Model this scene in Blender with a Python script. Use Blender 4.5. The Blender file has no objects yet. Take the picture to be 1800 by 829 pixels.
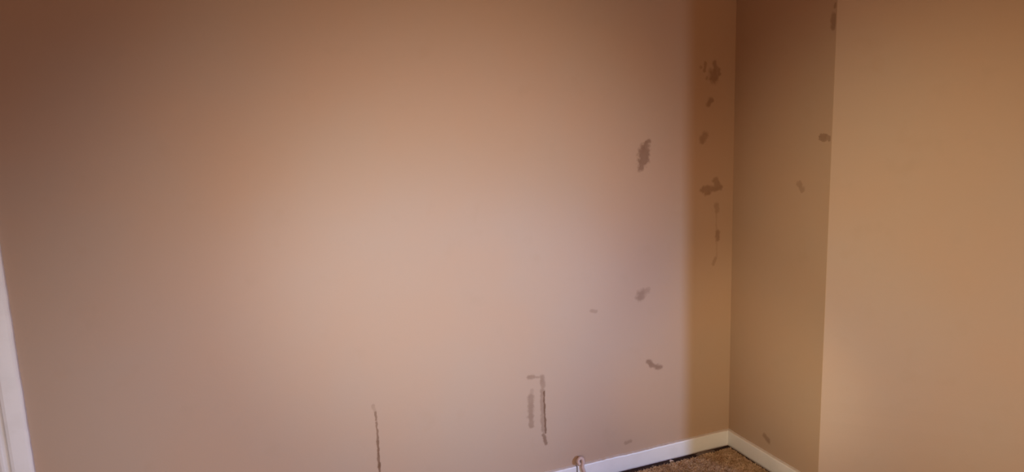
import bpy, bmesh, math, random
from mathutils import Vector, Matrix, noise
random.seed(7)
C = bpy.context.scene.collection
sc = bpy.context.scene

# ------------------------------------------------------------------ camera
CAM_YAW, CAM_PITCH, CAM_ROLL = -0.3708548, 0.1624579, -0.0347025
fw = Vector((-math.sin(CAM_YAW) * math.cos(CAM_PITCH), math.cos(CAM_YAW) * math.cos(CAM_PITCH), -math.sin(CAM_PITCH)))
rt = Vector((math.cos(CAM_YAW), math.sin(CAM_YAW), 0))
up = rt.cross(fw)
cr, sr = math.cos(CAM_ROLL), math.sin(CAM_ROLL)
r2 = rt * cr + up * sr
u2 = up * cr - rt * sr
cd = bpy.data.cameras.new('camera')
cam = bpy.data.objects.new('camera', cd)
C.objects.link(cam)
cam.matrix_world = Matrix.Translation((-1.92342, -2.34244, 1.45853)) @ Matrix((r2, u2, -fw)).transposed().to_4x4()
cd.sensor_width = 36
cd.lens = 1198.61 / 1800 * 36
cd.clip_start = 0.05
sc.camera = cam

# ------------------------------------------------------------------ world, lights, exposure
w = bpy.data.worlds.new('world')
w.use_nodes = True
w.node_tree.nodes['Background'].inputs[0].default_value = (0, 0, 0, 1)
w.node_tree.nodes['Background'].inputs[1].default_value = 0
sc.world = w
sc.view_settings.view_transform = 'Standard'
sc.view_settings.look = 'None'
sc.view_settings.gamma = 1
sc.view_settings.use_curve_mapping = False
sc.view_settings.exposure = 0.0


def lamp(name, kind, loc, target, energy, color, **kw):
    l = bpy.data.lights.new(name, kind)
    l.energy = energy
    l.color = color
    for k, v in kw.items():
        setattr(l, k, v)
    o = bpy.data.objects.new(name, l)
    C.objects.link(o)
    o.location = loc
    if target is not None:
        o.rotation_euler = (Vector(target) - Vector(loc)).to_track_quat('-Z', 'Y').to_euler()
    return o

lamp('wide cool daylight', 'SPOT',(1.02,-2.8,.5),(-.9,0,.55),74.82,(0.771,0.855,1.000),spot_size=1.3,spot_blend=1,shadow_soft_size=.16)
lamp('low cool daylight', 'SPOT',(1.02,-2.8,.5),(-1.5,0,.65),29.48,(0.000,0.288,1.000),spot_size=.8,spot_blend=1,shadow_soft_size=.16)
lamp('narrow cool daylight', 'SPOT',(1.02,-2.8,.8),(-1.3,0,.62),56.99,(0.384,0.610,1.000),spot_size=.75,spot_blend=.6,shadow_soft_size=.16)
lamp('arched cool daylight', 'SPOT',(1.02,-2.8,.8),(-1.2,0,.2),62.14,(0.000,0.243,1.000),spot_size=.66,spot_blend=.45,shadow_soft_size=.16)
lamp('unseen warm spot at the camera', 'SPOT',(-1.85,-2.35,1.5),(-1.2,0,1.0),17.15,(1.000,0.376,0.000),spot_size=1.1,spot_blend=1,shadow_soft_size=.05)  # unseen warm spot, fitted to brighten the middle of the back wall
lamp('added high warm fill', 'POINT',(-1.3,-2.5,2.1),None,25.42,(1.000,0.630,0.387),shadow_soft_size=.15)  # added point fill under the ceiling, no known fixture
lamp('added low warm fill', 'POINT',(-.6,-2.9,.5),None,10.38,(1.000,0.615,0.280),shadow_soft_size=.15)  # added low point fill warming the room, no real lamp behind it
lamp('added warm wall fill', 'SPOT',(-1.6,-3.0,1.2),(-1.1,0,1.0),91.35,(1.000,0.840,0.682),spot_size=.7,spot_blend=1,shadow_soft_size=.1)  # added mid-room spot fitted to the warm glow on the back wall
lamp('added lower left fill', 'SPOT',(-2.6,-2.8,.5),(-1.9,0,.4),115.30,(0.987,0.982,1.000),spot_size=1.0,spot_blend=1,shadow_soft_size=.06)  # added fill that lifts the lower left of the back wall
lamp('added cool core fill', 'SPOT',(-1.6,-2.6,1.2),(-1.25,0,.85),47.37,(0.200,0.680,1.000),spot_size=.65,spot_blend=1,shadow_soft_size=.06)  # added bluish fill for the bright core on the back wall
lamp('added breast fill', 'SPOT',(-2.4,-2.2,1.0),(.35,-.86,.85),156.65,(1.000,0.894,0.565),spot_size=.8,spot_blend=1,shadow_soft_size=.06)  # added warm fill aimed at the breast face, source unseen
lamp('added skirting fill', 'SPOT',(-1.3,-1.5,.35),(-.05,-.15,.15),11.18,(1.000,0.987,0.679),spot_size=.8,spot_blend=1,shadow_soft_size=.08)  # added fill brightening the bottom of the alcove and its skirting
lamp('added alcove fill', 'SPOT',(-1.0,-2.3,.4),(-.1,0,.4),40.94,(1.000,0.877,0.575),spot_size=.5,spot_blend=1,shadow_soft_size=.08)  # added narrow fill for the lower strip beside the alcove corner
lamp('added upper wall fill', 'SPOT',(-1.6,-2.6,1.4),(-1.35,0,1.3),47.25,(1.000,0.885,0.633),spot_size=.85,spot_blend=1,shadow_soft_size=.08)  # added spot to brighten the upper back wall left of the corner
lamp('small cool daylight', 'SPOT',(1.02,-2.8,.8),(-1.3,0,.55),100.85,(0.387,0.615,1.000),spot_size=.45,spot_blend=.6,shadow_soft_size=.16)

# ------------------------------------------------------------------ materials
def mat(name):
    m = bpy.data.materials.new(name)
    m.use_nodes = True
    nt = m.node_tree
    return m, nt, nt.nodes['Principled BSDF']


def nd(nt, t, **kw):
    n = nt.nodes.new(t)
    for k, v in kw.items():
        if k in n.inputs:
            n.inputs[k].default_value = v
        else:
            setattr(n, k, v)
    return n


def mixc(nt, fac, a, b):
    n = nt.nodes.new('ShaderNodeMix')
    n.data_type = 'RGBA'
    for sock, v in ((n.inputs[0], fac), (n.inputs[6], a), (n.inputs[7], b)):
        if isinstance(v, (tuple, float, int)):
            sock.default_value = v
        else:
            nt.links.new(v, sock)
    return n.outputs[2]


def noise_ramp(nt, vec, scale, detail, lo, hi, rough=0.55):
    n = nd(nt, 'ShaderNodeTexNoise', Scale=scale, Detail=detail, Roughness=rough)
    nt.links.new(vec, n.inputs['Vector'])
    r = nt.nodes.new('ShaderNodeMapRange')
    r.inputs[1].default_value = lo
    r.inputs[2].default_value = hi
    nt.links.new(n.outputs[0], r.inputs[0])
    return r.outputs[0]


def wall_paint():
    m, nt, b = mat('pinkish beige wall paint')
    tc = nt.nodes.new('ShaderNodeTexCoord')
    geo = nt.nodes.new('ShaderNodeNewGeometry')
    P = geo.outputs['Position']
    base = mixc(nt, noise_ramp(nt, P, 2.2, 3, .35, .65), (.470, .315, .222, 1), (.455, .322, .238, 1))
    base = mixc(nt, noise_ramp(nt, P, 9.0, 4, .60, .85), base, (.445, .304, .215, 1))
    at = nd(nt, 'ShaderNodeAttribute', attribute_name='stain')
    col = mixc(nt, at.outputs['Fac'], base, (.150, .066, .030, 1))
    nt.links.new(col, b.inputs['Base Color'])
    b.inputs['Roughness'].default_value = .62
    b.inputs['Specular IOR Level'].default_value = .25
    n1 = nd(nt, 'ShaderNodeTexNoise', Scale=160.0, Detail=3.0)
    n2 = nd(nt, 'ShaderNodeTexNoise', Scale=6.0, Detail=2.0)
    nt.links.new(P, n1.inputs['Vector'])
    nt.links.new(P, n2.inputs['Vector'])
    b1 = nd(nt, 'ShaderNodeBump', Strength=.10, Distance=.002)
    b2 = nd(nt, 'ShaderNodeBump', Strength=.05, Distance=.015)
    nt.links.new(n1.outputs[0], b1.inputs['Height'])
    nt.links.new(n2.outputs[0], b2.inputs['Height'])
    nt.links.new(b2.outputs[0], b1.inputs['Normal'])
    nt.links.new(b1.outputs[0], b.inputs['Normal'])
    return m


def gloss_white(name, col, col2):
    m, nt, b = mat(name)
    P = nt.nodes.new('ShaderNodeNewGeometry').outputs['Position']
    c = mixc(nt, noise_ramp(nt, P, 12.0, 4, .45, .75), col, col2)
    at = nd(nt, 'ShaderNodeAttribute', attribute_name='stain')
    c = mixc(nt, at.outputs['Fac'], c, (.12, .08, .05, 1))
    nt.links.new(c, b.inputs['Base Color'])
    b.inputs['Roughness'].default_value = .38
    n1 = nd(nt, 'ShaderNodeTexNoise', Scale=60.0, Detail=2.0)
    nt.links.new(P, n1.inputs['Vector'])
    b1 = nd(nt, 'ShaderNodeBump', Strength=.12, Distance=.002)
    nt.links.new(n1.outputs[0], b1.inputs['Height'])
    nt.links.new(b1.outputs[0], b.inputs['Normal'])
    return m


def mottled(name, c1, c2, c3, s1, s2, rough=.95):
    m, nt, b = mat(name)
    P = nt.nodes.new('ShaderNodeNewGeometry').outputs['Position']
    c = mixc(nt, noise_ramp(nt, P, s1, 4, .4, .62), c1, c2)
    c = mixc(nt, noise_ramp(nt, P, s2, 3, .52, .7), c, c3)
    nt.links.new(c, b.inputs['Base Color'])
    b.inputs['Roughness'].default_value = rough
    b.inputs['Specular IOR Level'].default_value = .1
    return m


M_WALL = wall_paint()
M_TRIM = gloss_white('white gloss paint', (.83, .80, .81, 1), (.77, .74, .74, 1))
M_DOOR = gloss_white('white door paint', (.76, .75, .74, 1), (.72, .71, .69, 1))
M_CEIL = mottled('matt ceiling paint', (.55, .48, .42, 1), (.52, .45, .39, 1), (.5, .43, .37, 1), 3, 20)
M_FLOOR = mottled('dark dusty floorboard', (.035, .022, .024, 1), (.055, .035, .035, 1), (.12, .09, .085, 1), 25, 70, .8)
M_CARPET = mottled('brown speckled carpet', (.40, .27, .165, 1), (.64, .47, .32, 1), (.24, .145, .08, 1), 28, 75)
M_PILE = mottled('brown speckled carpet yarn', (.56, .39, .25, 1), (.80, .62, .44, 1), (.33, .21, .12, 1), 28, 75)
M_BACKING = mottled('pale grey underlay', (.26, .22, .20, 1), (.18, .14, .13, 1), (.09, .06, .06, 1), 40, 90)
M_GRIPPER = mottled('weathered gripper wood', (.20, .13, .08, 1), (.14, .09, .06, 1), (.08, .05, .04, 1), 40, 90)
M_CABLE = mottled('pale pink painted cable', (.62, .45, .40, 1), (.58, .42, .37, 1), (.5, .35, .3, 1), 60, 120, .5)
M_METAL, _nt, _b = mat('brushed handle metal')
_b.inputs['Base Color'].default_value = (.5, .48, .45, 1)
_b.inputs['Metallic'].default_value = 1
_b.inputs['Roughness'].default_value = .35


# ------------------------------------------------------------------ mesh helpers
def obj(name, bm, m, parent=None, kind=None, label=None, smooth=False):
    me = bpy.data.meshes.new(name)
    bmesh.ops.recalc_face_normals(bm, faces=bm.faces)
    bm.to_mesh(me)
    bm.free()
    me.materials.append(m)
    if smooth:
        for p in me.polygons:
            p.use_smooth = True
    o = bpy.data.objects.new(name, me)
    C.objects.link(o)
    if parent:
        o.parent = parent
    if kind:
        o['kind'] = kind
    if label:
        o['label'] = label
    return o


def box(bm, x0, x1, y0, y1, z0, z1, bevel=0.0):
    r = bmesh.ops.create_cube(bm, size=1)
    vs = r['verts']
    for v in vs:
        v.co = Vector(((x0 + x1) / 2 + v.co.x * (x1 - x0), (y0 + y1) / 2 + v.co.y * (y1 - y0), (z0 + z1) / 2 + v.co.z * (z1 - z0)))
    if bevel:
        es = {e for v in vs for e in v.link_edges}
        bmesh.ops.bevel(bm, geom=list(es), offset=bevel, segments=2, affect='EDGES', profile=.5)


def sweep(bm, prof, pts, closed_prof=True):
    """prof(i) -> list of Vector for station i"""
    rings = [[bm.verts.new(p) for p in prof(i)] for i in range(pts)]
    n = len(rings[0])
    for a, b in zip(rings, rings[1:]):
        for k in range(n if closed_prof else n - 1):
            bm.faces.new((a[k], a[(k + 1) % n], b[(k + 1) % n], b[k]))
    bm.faces.new(rings[0])
    bm.faces.new(list(reversed(rings[-1])))
    return rings


def tube(bm, pts, rads, n=12):
    pts = [Vector(p) for p in pts]
    ref = Vector((0.1, 1, 0.05)).normalized()

    def ring(i):
        t = (pts[min(i + 1, len(pts) - 1)] - pts[max(i - 1, 0)]).normalized()
        a = t.cross(ref).normalized()
        b = t.cross(a).normalized()
        return [pts[i] + (a * math.cos(2 * math.pi * k / n) + b * math.sin(2 * math.pi * k / n)) * rads[i] for k in range(n)]
    sweep(bm, ring, len(pts))


def spline(ctrl, n):
    """Catmull-Rom through the control points"""
    c = [Vector(p) for p in ctrl]
    c = [c[0] * 2 - c[1]] + c + [c[-1] * 2 - c[-2]]
    out = []
    for i in range(1, len(c) - 2):
        for k in range(n):
            t = k / n
            p0, p1, p2, p3 = c[i - 1:i + 3]
            out.append(.5 * ((2 * p1) + (p2 - p0) * t + (2 * p0 - 5 * p1 + 4 * p2 - p3) * t * t + (3 * p1 - p0 - 3 * p2 + p3) * t ** 3))
    out.append(c[-2])
    return out


# ------------------------------------------------------------------ room shell
D = 0.51304           # depth of the alcove beside the chimney breast
H = 2.40              # ceiling height
FZ = 0.006            # bare floor level
XL, XR, YF = -3.70, 1.70, -3.70
DX0, DX1, DH = -3.455, -2.690, 1.985    # door opening in the back wall
T = 0.12

bm = bmesh.new()
box(bm, XL - T, XR + T, YF - T, T, FZ - .05, FZ)
floor = obj('floor', bm, M_FLOOR, kind='structure')
bm = bmesh.new()
box(bm, XL - T, XR + T, YF - T, T, H, H + .05)
obj('ceiling', bm, M_CEIL, kind='structure')

bm = bmesh.new()
box(bm, DX1, 0.0, 0, T, FZ, H)
box(bm, XL - T, DX0, 0, T, FZ, H)
box(bm, DX0, DX1, 0, T, DH, H)
wall_back = obj('wall_back', bm, M_WALL, kind='structure')

# chimney breast: its alcove side and its front face meet at a slightly rounded plaster corner
R = .004
bm = bmesh.new()
out = [(0, T)]
for k in range(6):
    # arc from the side face (facing -x) round to the diagonal front face (facing -x -y)
    a = math.pi + k / 5 * math.pi / 4
    out.append((R + R * math.cos(a), -D + R * math.tan(math.pi / 8) + R * math.sin(a)))
out += [(XR, -D - XR), (XR, T)]


def _wob(z):
    return .0012 * noise.noise(Vector((3.1, 0, z * 5))) + .0006 * noise.noise(Vector((9.1, 0, z * 23)))


NZ = 60
zs = [FZ + (H - FZ) * i / NZ for i in range(NZ + 1)]


def _prof(i):
    z = zs[i]
    dlt = _wob(z)
    return [Vector((x + (dlt if 0 < j < 7 else 0), y + (dlt if 0 < j < 7 else 0), z)) for j, (x, y) in enumerate(out)]


sweep(bm, _prof, NZ + 1)
wall_right = obj('wall_right', bm, M_WALL, kind='structure', label='chimney breast wall jutting forward beside the alcove')

bm = bmesh.new()
box(bm, XL - T, XL, YF, 0, FZ, H)
obj('wall_left', bm, M_WALL, kind='structure')
bm = bmesh.new()
box(bm, XR, XR + T, YF, -D - XR, FZ, H)
obj('wall_far_right', bm, M_WALL, kind='structure')
bm = bmesh.new()
box(bm, XL - T, XR + T, YF - T, YF, FZ, H)
obj('wall_front', bm, M_WALL, kind='structure')


# ------------------------------------------------------------------ skirting boards
SH, ST = .0765, .015


def skirting(name, p0, p1, nrm, seed, ext0=0.0, ext1=0.0, step=.006):
    """board from p0 to p1 along the wall; nrm points into the room; ext lengthens the front face for mitres"""
    p0, p1, nrm = Vector(p0), Vector(p1), Vector(nrm)
    L = (p1 - p0).length
    dr = (p1 - p0) / L
    n = max(2, int(L / step))

    def prof(i):
        s = L * i / n
        e = -ext0 * (1 - i / n) + ext1 * (i / n)
        h = SH + .0016 * noise.noise(Vector((s * 9 + seed, 1.7, 0))) + (.0024 if s + p0.x < -.35 and seed == 11 else .0013) * noise.noise(Vector((s * 55 + seed, 4.1, 0)))
        t = ST + .0006 * noise.noise(Vector((s * 20 + seed, 8.1, 0)))
        pr = [(0.0002, FZ), (t, FZ), (t, h - .005), (t - .0012, h - .0018), (t - .0045, h - .0004), (.003, h), (.0002, h + .0004)]
        res = []
        for o_, z in pr:
            k = o_ / ST
            res.append(p0 + dr * (s + e * k * 1.0) + nrm * o_ + Vector((0, 0, z)))
        return res
    bm = bmesh.new()
    sweep(bm, prof, n + 1)
    return obj(name, bm, M_TRIM, kind='structure')


# the back run is two lengths of board that meet at a chipped, dirty joint
JX = -.7685
bb = skirting('baseboard_back', (JX + .0035, 0, 0), (0, 0, 0), (0, -1, 0), 11, 0, -ST)
bb['label'] = 'white skirting board between the chipped joint and the alcove corner'
b2 = skirting('baseboard_back', (DX1 + .105, 0, 0), (JX - .0035, 0, 0), (0, -1, 0), 23)
b2['label'] = 'white skirting board left of the chipped joint'
br = skirting('baseboard_right', (0, 0, 0), (0, -D, 0), (-1, 0, 0), 37, -ST, ST * .41421)
bf = skirting('baseboard_front', (0, -D, 0), (XR, -D - XR, 0), (-.7071068, -.7071068, 0), 51, ST * .41421, 0, .02)
skirting('baseboard_left', (XL, YF, 0), (XL, 0, 0), (1, 0, 0), 61, 0, 0, .05)
bm = bmesh.new()
box(bm, JX - .0038, JX + .0038, -.006, 0, FZ, SH - .006)
obj('joint_filler', bm, M_GRIPPER, parent=bb, label='dark dirt packed in the skirting joint')


# ------------------------------------------------------------------ door at the far left
door = bpy.data.objects.new('door_1', None)
C.objects.link(door)
door['kind'] = 'structure'
door['label'] = 'white door with moulded frame at the left edge'
AW = .085   # architrave width
# profile of the moulding across its width (0 = outer edge at the wall)
AP = [(0, .0004), (.0, .012), (.003, .0155), (.010, .0175), (.046, .0200), (.054, .0185), (.0585, .0125), (.062, .0105),
      (.070, .0105), (.074, .0125), (.080, .0125), (.085, .0105), (.085, .0004)]
AX = -2.5925


def arch_side(x_out, sgn):
    bm = bmesh.new()
    n = 160

    def prof(i):
        z = FZ + (DH + .035 - FZ) * i / n
        ww = .0011 * noise.noise(Vector((5.5, z * 26, sgn))) + .0010 * noise.noise(Vector((1.5, z * 7, sgn)))
        top = (z - (DH - .05)) if i == n else 0
        return [Vector((x_out - sgn * (u + (ww if k < 3 else 0)), -v, z + (AW * 0 if i < n else (AW - .035) * (1 - u / AW)))) for k, (u, v) in enumerate(AP)]
    sweep(bm, prof, n + 1)
    return bm


obj('architrave', arch_side(AX, 1), M_TRIM, door)
obj('architrave', arch_side(DX0 - (AX - DX1), -1), M_TRIM, door)
bm = bmesh.new()
xa, xb = AX, DX0 - (AX - DX1)


def _ph(i):
    s = i
    r = []
    for u, v in AP:
        x = (xa - u) if s else (xb + u)
        r.append(Vector((x, -v, DH + .035 + (AW - .035) * (1 - u / AW))))
    return r


sweep(bm, _ph, 2)
obj('architrave', bm, M_TRIM, door)
bm = bmesh.new()
box(bm, DX1 - .001, AX - AW + .001 if AX - AW > DX1 else DX1 + .0005, -.001, T, FZ, DH)
box(bm, DX1 - .012, DX1 - .0002, .001, T, FZ, DH - .0005)
box(bm, DX0 + .0002, DX0 + .012, .001, T, FZ, DH - .0005)
box(bm, DX0 + .012, DX1 - .012, .001, T, DH - .012, DH - .0005)
obj('jamb', bm, M_TRIM, door)
lx0, lx1 = DX0 + .015, DX1 - .015
bm = bmesh.new()
box(bm, lx0, lx1, .018, .055, FZ + .006, DH - .016)
leaf = obj('door_leaf', bm, M_DOOR, door)
W_ = lx1 - lx0
for z0, z1 in ((.22, .86), (1.02, 1.84)):
    for k in (0, 1):
        a = lx0 + .10 + k * (W_ / 2 - .02)
        b = a + W_ / 2 - .18
        bm = bmesh.new()
        # raised bead round a fielded panel
        box(bm, a, b, .0145, .0185, z0, z1, .0015)
        box(bm, a + .03, b - .03, .010, .016, z0 + .03, z1 - .03, .002)
        obj('panel', bm, M_DOOR, leaf)
bm = bmesh.new()
bmesh.ops.create_cone(bm, segments=24, radius1=.025, radius2=.025, depth=.008, cap_ends=True,
                      matrix=Matrix.Translation((lx1 - .065, .0140, 1.0)) @ Matrix.Rotation(math.pi / 2, 4, 'X'))
tube(bm, spline([(lx1 - .065, .012, 1.0), (lx1 - .065, -.02, 1.0), (lx1 - .075, -.035, 1.0), (lx1 - .17, -.037, 1.0)], 6),
     [.008] * 19, 12)
obj('door_handle', bm, M_METAL, leaf, smooth=False)


# ------------------------------------------------------------------ stains, scuffs and gouges in the paint
def mark_mesh(caps, plane, seed):
    pad = max(c[4] for c in caps) * 1.6 + .003
    a0 = min(min(c[0], c[2]) for c in caps) - pad
    a1 = max(max(c[0], c[2]) for c in caps) + pad
    z0 = min(min(c[1], c[3]) for c in caps) - pad
    z1 = max(max(c[1], c[3]) for c in caps) + pad
    st = max(.0009, min(.0022, min(c[4] for c in caps) * .35))
    nx, nz = int((a1 - a0) / st) + 1, int((z1 - z0) / st) + 1
    vals = {}

    def f(a, z):
        v = Vector((a * 70 + seed, z * 70, seed * 1.3))
        wob = noise.noise(v) * .7 + noise.noise(v * 2.7) * .4
        a2 = a + .003 * noise.noise(v * .8 + Vector((7, 0, 0)))
        best = 0
        for (x0, y0, x1, y1, r, s) in caps:
            dx, dy = x1 - x0, y1 - y0
            q = dx * dx + dy * dy
            t = 0 if q < 1e-12 else max(0, min(1, ((a2 - x0) * dx + (z - y0) * dy) / q))
            d = math.hypot(a2 - x0 - dx * t, z - y0 - dy * t) / r
            k = (1.45 - d + wob * .6) / .95
            k = max(0, min(1, k))
            best = max(best, s * k * k * (3 - 2 * k))
        return best * (1 + .18 * noise.noise(v * .6 + Vector((0, 5, 0))))
    bm = bmesh.new()
    lay = bm.verts.layers.float.new('stain')
    for i in range(nx + 1):
        for j in range(nz + 1):
            vals[i, j] = f(a0 + i * st, z0 + j * st)
    vt = {}

    def V(i, j):
        if (i, j) not in vt:
            s = vals[i, j]
            h = .00005 + .0004 * min(s, .5)
            a, z = a0 + i * st, z0 + j * st
            v = bm.verts.new((a, -h, z) if plane == 'back' else (-h - abs(_wob(z)) * 0, a, z))
            v[lay] = s
            vt[i, j] = v
        return vt[i, j]
    for i in range(nx):
        for j in range(nz):
            if max(vals[i, j], vals[i + 1, j], vals[i, j + 1], vals[i + 1, j + 1]) > .02:
                if plane == 'back' or a0 + i * st > -D + .004:
                    bm.faces.new((V(i, j), V(i + 1, j), V(i + 1, j + 1), V(i, j + 1)))
    return bm


# each stroke: start (along wall, z), end (along wall, z), radius, strength
BACK_MARKS=[
 ('stain', 'dark brown oval stain with a short hooked tip on the back wall',
  [(-0.4279, 1.3689, -0.4148, 1.3729, 0.00813, 0.6), (-0.4279, 1.3578, -0.4359, 1.3424, 0.01507, 0.6), (-0.4385, 1.3336, -0.4413, 1.3, 0.02548, 0.64), (-0.4492, 1.2914, -0.4519, 1.2713, 0.01504, 0.56)]),
 ('stain', 'small round brown smudge with a faint tail, back wall at mid height',
  [(-0.4595, 0.7439, -0.4513, 0.7549, 0.01905, 0.45), (-0.4405, 0.7607, -0.4187, 0.7653, 0.01075, 0.3)]),
 ('stain', 'tiny faint smudge on the pale middle of the back wall',
  [(-0.6857, 0.7142, -0.6628, 0.7087, 0.0069, 0.3)]),
 ('stain', 'bent boomerang-shaped brown scrape low on the back wall',
  [(-0.4221, 0.46, -0.3999, 0.4389, 0.0099, 0.55), (-0.3999, 0.4389, -0.3606, 0.4248, 0.00997, 0.55)]),
 ('stain', 'faint grey smudge just above the skirting board',
  [(-0.5317, 0.1202, -0.5096, 0.1231, 0.00761, 0.35)]),
 ('scuff_mark', 'short horizontal grey stroke topping the bracket-shaped scuffs',
  [(-0.9618, 0.4836, -0.9449, 0.483, 0.00907, 0.42), (-0.9449, 0.483, -0.9184, 0.4772, 0.00409, 0.3)]),
 ('scuff_mark', 'soft wide grey vertical stroke left in the pair of scuffs',
  [(-0.9514, 0.4304, -0.9548, 0.4028, 0.008, 0.2), (-0.9572, 0.4032, -0.9597, 0.3258, 0.01266, 0.42), (-0.9597, 0.3258, -0.9586, 0.2828, 0.00999, 0.42)]),
 ('scuff_mark', 'long dark vertical gouge right in the pair of scuffs',
  [(-0.9086, 0.4767, -0.9024, 0.438, 0.00915, 0.42), (-0.9078, 0.4225, -0.9078, 0.2557, 0.00931, 0.4), (-0.9007, 0.4141, -0.8983, 0.2417, 0.00443, 0.85), (-0.9084, 0.2341, -0.8971, 0.1955, 0.00711, 0.65), (-0.9066, 0.4623, -0.9057, 0.2432, 0.00558, 0.35)]),
 ('gouge', 'thin dark vertical gouge running down off the lower wall',
  [(-1.5676, 0.4839, -1.562, 0.4612, 0.00642, 0.22), (-1.5603, 0.4566, -1.5611, 0.4286, 0.00409, 0.6), (-1.5598, 0.4175, -1.5604, 0.3456, 0.00348, 0.65), (-1.5604, 0.3456, -1.5621, 0.2266, 0.00485, 0.8), (-1.5621, 0.2266, -1.5642, 0.0674, 0.00497, 0.8), (-1.5591, 0.4282, -1.5602, 0.4111, 0.00324, 0.35)]),
 ('stain', 'dark blotchy smudge cluster high on the back wall beside the corner',
  [(-0.1056, 1.6763, -0.0969, 1.6583, 0.00993, 0.45), (-0.1063, 1.6312, -0.1061, 1.6177, 0.0223, 0.5), (-0.084, 1.6447, -0.0809, 1.6311, 0.00996, 0.45), (-0.1489, 1.6763, -0.1526, 1.6439, 0.00688, 0.4), (-0.1708, 1.6585, -0.168, 1.6562, 0.00587, 0.3), (-0.1397, 1.6179, -0.1424, 1.6134, 0.00615, 0.3)]),
 ('stain', 'short slanting smudge under the blotchy cluster beside the corner',
  [(-0.1187, 1.5291, -0.1325, 1.5089, 0.01035, 0.45)]),
 ('stain', 'small square brown smudge on the shaded strip beside the corner',
  [(-0.1587, 1.367, -0.1476, 1.3851, 0.01593, 0.4)]),
 ('stain', 'largest smudge of the shaded strip, brown and cup-shaped',
  [(-0.1502, 1.1627, -0.113, 1.1626, 0.01484, 0.5), (-0.1329, 1.152, -0.1272, 1.1516, 0.01485, 0.5), (-0.0904, 1.1945, -0.0783, 1.1698, 0.01622, 0.42), (-0.1129, 1.1602, -0.0666, 1.1667, 0.01247, 0.45)]),
 ('stain', 'faint smudge right below the cup-shaped one',
  [(-0.0857, 1.0935, -0.0824, 1.0667, 0.01127, 0.3)]),
 ('stain', 'narrow upright dark smudge on the shaded strip',
  [(-0.0778, 0.9763, -0.0773, 0.9469, 0.01009, 0.45), (-0.085, 1.0499, -0.079, 0.8732, 0.00403, 0.14)]),
 ('stain', 'faint slanting smudge lowest on the shaded strip',
  [(-0.0877, 0.8642, -0.0962, 0.8428, 0.0081, 0.3)]),
]
SIDE_MARKS=[
 ('stain', 'brown blob touching the outer edge of the chimney breast side',
  [(-0.4719, 1.3748, -0.5172, 1.377, 0.02115, 0.4), (-0.4693, 1.3748, -0.4794, 1.3768, 0.0179, 0.5)]),
 ('stain', 'small faint oval smudge in the middle of the chimney breast side',
  [(-0.3698, 1.204, -0.3849, 1.1797, 0.01268, 0.32)]),
 ('stain', 'small dark smudge just above the skirting of the chimney breast side',
  [(-0.2256, 0.1404, -0.2494, 0.1256, 0.01102, 0.42)]),
 ('stain', 'dark narrow smudge high on the outer edge of the chimney breast side',
  [(-0.5007, 1.7848, -0.5002, 1.7474, 0.01007, 0.42), (-0.5056, 1.8288, -0.5051, 1.8159, 0.0056, 0.4)]),
]


for k, (nm, lb, caps) in enumerate(BACK_MARKS):
    obj(nm, mark_mesh(caps, 'back', k * 3.7), M_WALL, wall_back, label=lb, smooth=True)
for k, (nm, lb, caps) in enumerate(SIDE_MARKS):
    obj(nm, mark_mesh(caps, 'side', 50 + k * 3.7), M_WALL, wall_right, label=lb, smooth=True)

# ------------------------------------------------------------------ carpet, cut short of the skirting
carpet = bpy.data.objects.new('carpet', None)
C.objects.link(carpet)
carpet['label'] = 'brown mottled carpet with a ragged edge stopping short of the skirting'
carpet['category'] = 'carpet'
CZ = FZ + .0065


def edge_back(x):
    g = .036 + .006 * max(0, min(1, (-x - .02) / .25))
    return -(ST + g + .005 * noise.noise(Vector((x * 14, 2, 0))) + .003 * noise.noise(Vector((x * 60, 5, 0))))


def edge_right(y):
    return -(ST + .018 + .004 * noise.noise(Vector((y * 14, 12, 0))) + .002 * noise.noise(Vector((y * 60, 15, 0))))


def inside(x, y):
    if y > edge_back(x):
        return False
    if y > -D - .02 and x > edge_right(y):
        return False
    if y > -D - .03 and x > 0:
        return False
    return True


bm = bmesh.new()
# dense ragged region near the alcove, then big plain slabs
st = .004
X0, Y0 = -1.2, -.50
nx, ny = int(-X0 / st), int(-Y0 / st)
vt = {}


def CV(i, j):
    if (i, j) not in vt:
        x, y = X0 + i * st, Y0 + j * st
        vt[i, j] = bm.verts.new((x, y, CZ + .0015 * noise.noise(Vector((x * 40, y * 40, 0)))))
    return vt[i, j]


for i in range(nx):
    for j in range(ny):
        if inside(X0 + (i + .5) * st, Y0 + (j + .5) * st):
            bm.faces.new((CV(i, j), CV(i + 1, j), CV(i + 1, j + 1), CV(i, j + 1)))
ex = bmesh.ops.extrude_face_region(bm, geom=list(bm.faces))
for v in [g for g in ex['geom'] if isinstance(g, bmesh.types.BMVert)]:
    v.co.z = FZ + .0008
box(bm, XL + .03, X0, YF + .02, -.055, FZ + .0008, CZ)
box(bm, X0, 0.0, YF + .02, Y0, FZ + .0008, CZ)
_f = [bm.verts.new(p) for p in ((.0, -D - .05, CZ), (.0, YF + .02, CZ), (XR - .01, YF + .02, CZ), (XR - .01, -D - XR - .04, CZ))]
bm.faces.new(_f)
obj('carpet_backing', bm, M_CARPET, carpet)

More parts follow.
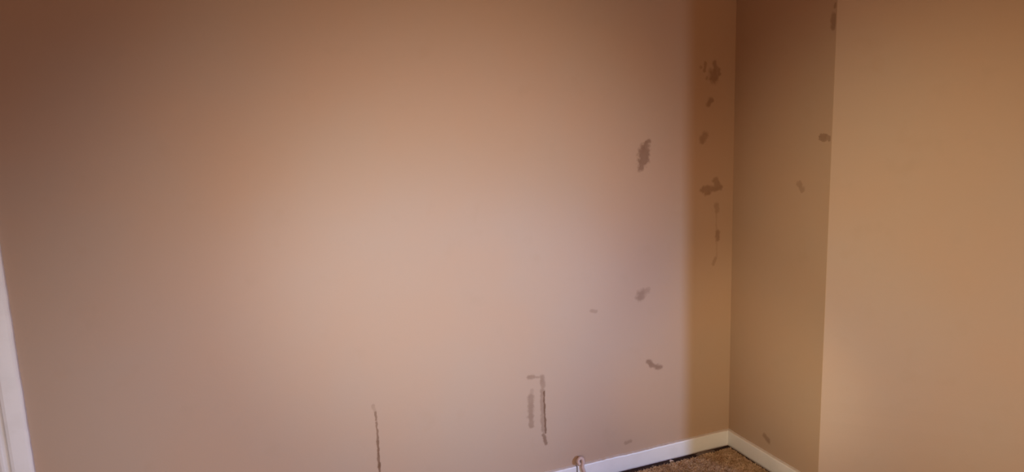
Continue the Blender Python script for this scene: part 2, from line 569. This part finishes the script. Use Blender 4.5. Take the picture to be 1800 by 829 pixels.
# pile: short bent yarn tufts over the part of the carpet that shows
bm = bmesh.new()
rnd = random.Random(5)
n_t = 0
verts, faces = [], []
while n_t < 16000:
    x, y = rnd.uniform(-.62, -.012), rnd.uniform(-.36, -.03)
    if not inside(x, y):
        continue
    n_t += 1
    h = rnd.uniform(.003, .0065)
    r = rnd.uniform(.0011, .0020)
    lx, ly = rnd.gauss(0, .0022), rnd.gauss(0, .0022)
    a = rnd.uniform(0, 6.28)
    b0 = len(verts)
    for k in range(3):
        c, s = math.cos(a + k * 2.094), math.sin(a + k * 2.094)
        verts.append((x + c * r, y + s * r, CZ - .0005))
    for k in range(3):
        c, s = math.cos(a + k * 2.094 + .4), math.sin(a + k * 2.094 + .4)
        verts.append((x + lx + c * r * .8, y + ly + s * r * .8, CZ + h))
    for k in range(3):
        k2 = (k + 1) % 3
        faces.append((b0 + k, b0 + k2, b0 + 3 + k2, b0 + 3 + k))
    faces.append((b0 + 3, b0 + 4, b0 + 5))
me = bpy.data.meshes.new('carpet_pile')
me.from_pydata(verts, [], faces)
me.materials.append(M_PILE)
po = bpy.data.objects.new('carpet_pile', me)
C.objects.link(po)
po.parent = carpet
po['kind'] = 'stuff'
bm.free()

# bits of underlay and gripper showing in the gap
for (x0, x1, y0, y1, z1, mt, nm) in (
        (-.20, -.105, -.050, -.021, .0055, M_BACKING, 'underlay_scrap'),
        (-.335, -.318, -.040, -.026, .006, M_TRIM, 'paint_flake'),
        (-.43, -.417, -.045, -.034, .005, M_BACKING, 'underlay_scrap')):
    bm = bmesh.new()
    n = 14

    def pr(i, x0=x0, x1=x1, y0=y0, y1=y1, z1=z1):
        x = x0 + (x1 - x0) * i / n
        e = .003 * noise.noise(Vector((x * 90, 3, 0)))
        f_ = math.sin(math.pi * (i + .3) / (n + .6)) ** .35
        c = (y0 + y1) / 2
        hw = (y1 - y0) / 2 * f_
        zt = FZ + z1 * (.75 + .5 * noise.noise(Vector((x * 70, 9, 0))))
        return [Vector((x, c - hw + e, FZ + .0002)), Vector((x, c + hw + e, FZ + .0002)), Vector((x, c + hw * .9 + e, zt)), Vector((x, c - hw * .9 + e, zt))]
    sweep(bm, pr, n + 1)
    obj(nm, bm, mt, floor)

# ------------------------------------------------------------------ curled cable stub over the skirting joint
bm = bmesh.new()
path = spline([(-.7300, -.0215, FZ + .006), (-.7345, -.0213, .030), (-.7440, -.0215, .056), (-.7480, -.0205, .072), (-.7430, -.0165, .088),
               (-.7455, -.0145, .1035), (-.7560, -.0140, .1080), (-.7640, -.0150, .1000), (-.7635, -.0175, .0890), (-.7570, -.0190, .0840)], 8)
rr = [.0060] * len(path)
for i in range(len(rr)):
    t = i / (len(rr) - 1)
    rr[i] = .0074 - .0012 * max(0, (t - .85) / .15) + .0004 * math.sin(i * 1.7)
tube(bm, path, rr, 14)
cab = obj('cable_stub', bm, M_CABLE, smooth=True)
cab['label'] = 'pale pink curled cable stub sticking up over the white skirting board joint'
cab['category'] = 'cable'

# ------------------------------------------------------------------ labels and categories of the setting
for nm, lb, cat in (
        ('floor', 'dark dusty floorboards showing in the gap along the skirting', 'floor'),
        ('ceiling', 'plain matt ceiling above the frame', 'ceiling'),
        ('wall_back', 'wide pinkish beige back wall with brown stains and scuffs', 'wall'),
        ('wall_right', 'beige chimney breast standing forward at the right, its side stained', 'wall'),
        ('wall_left', 'beige wall to the left of the door', 'wall'),
        ('wall_far_right', 'beige wall beyond the chimney breast', 'wall'),
        ('wall_front', 'beige wall behind the viewer', 'wall'),
        ('baseboard_back', bb['label'], 'skirting board'),
        ('baseboard_back.001', b2['label'], 'skirting board'),
        ('baseboard_right', 'white skirting board along the stained side of the chimney breast', 'skirting board'),
        ('baseboard_front', 'white skirting board along the diagonal front of the chimney breast', 'skirting board'),
        ('baseboard_left', 'white skirting board on the wall left of the door', 'skirting board'),
        ('door_1', 'white door with moulded frame at the left edge', 'door')):
    o = bpy.data.objects[nm]
    o['label'] = lb
    o['category'] = cat
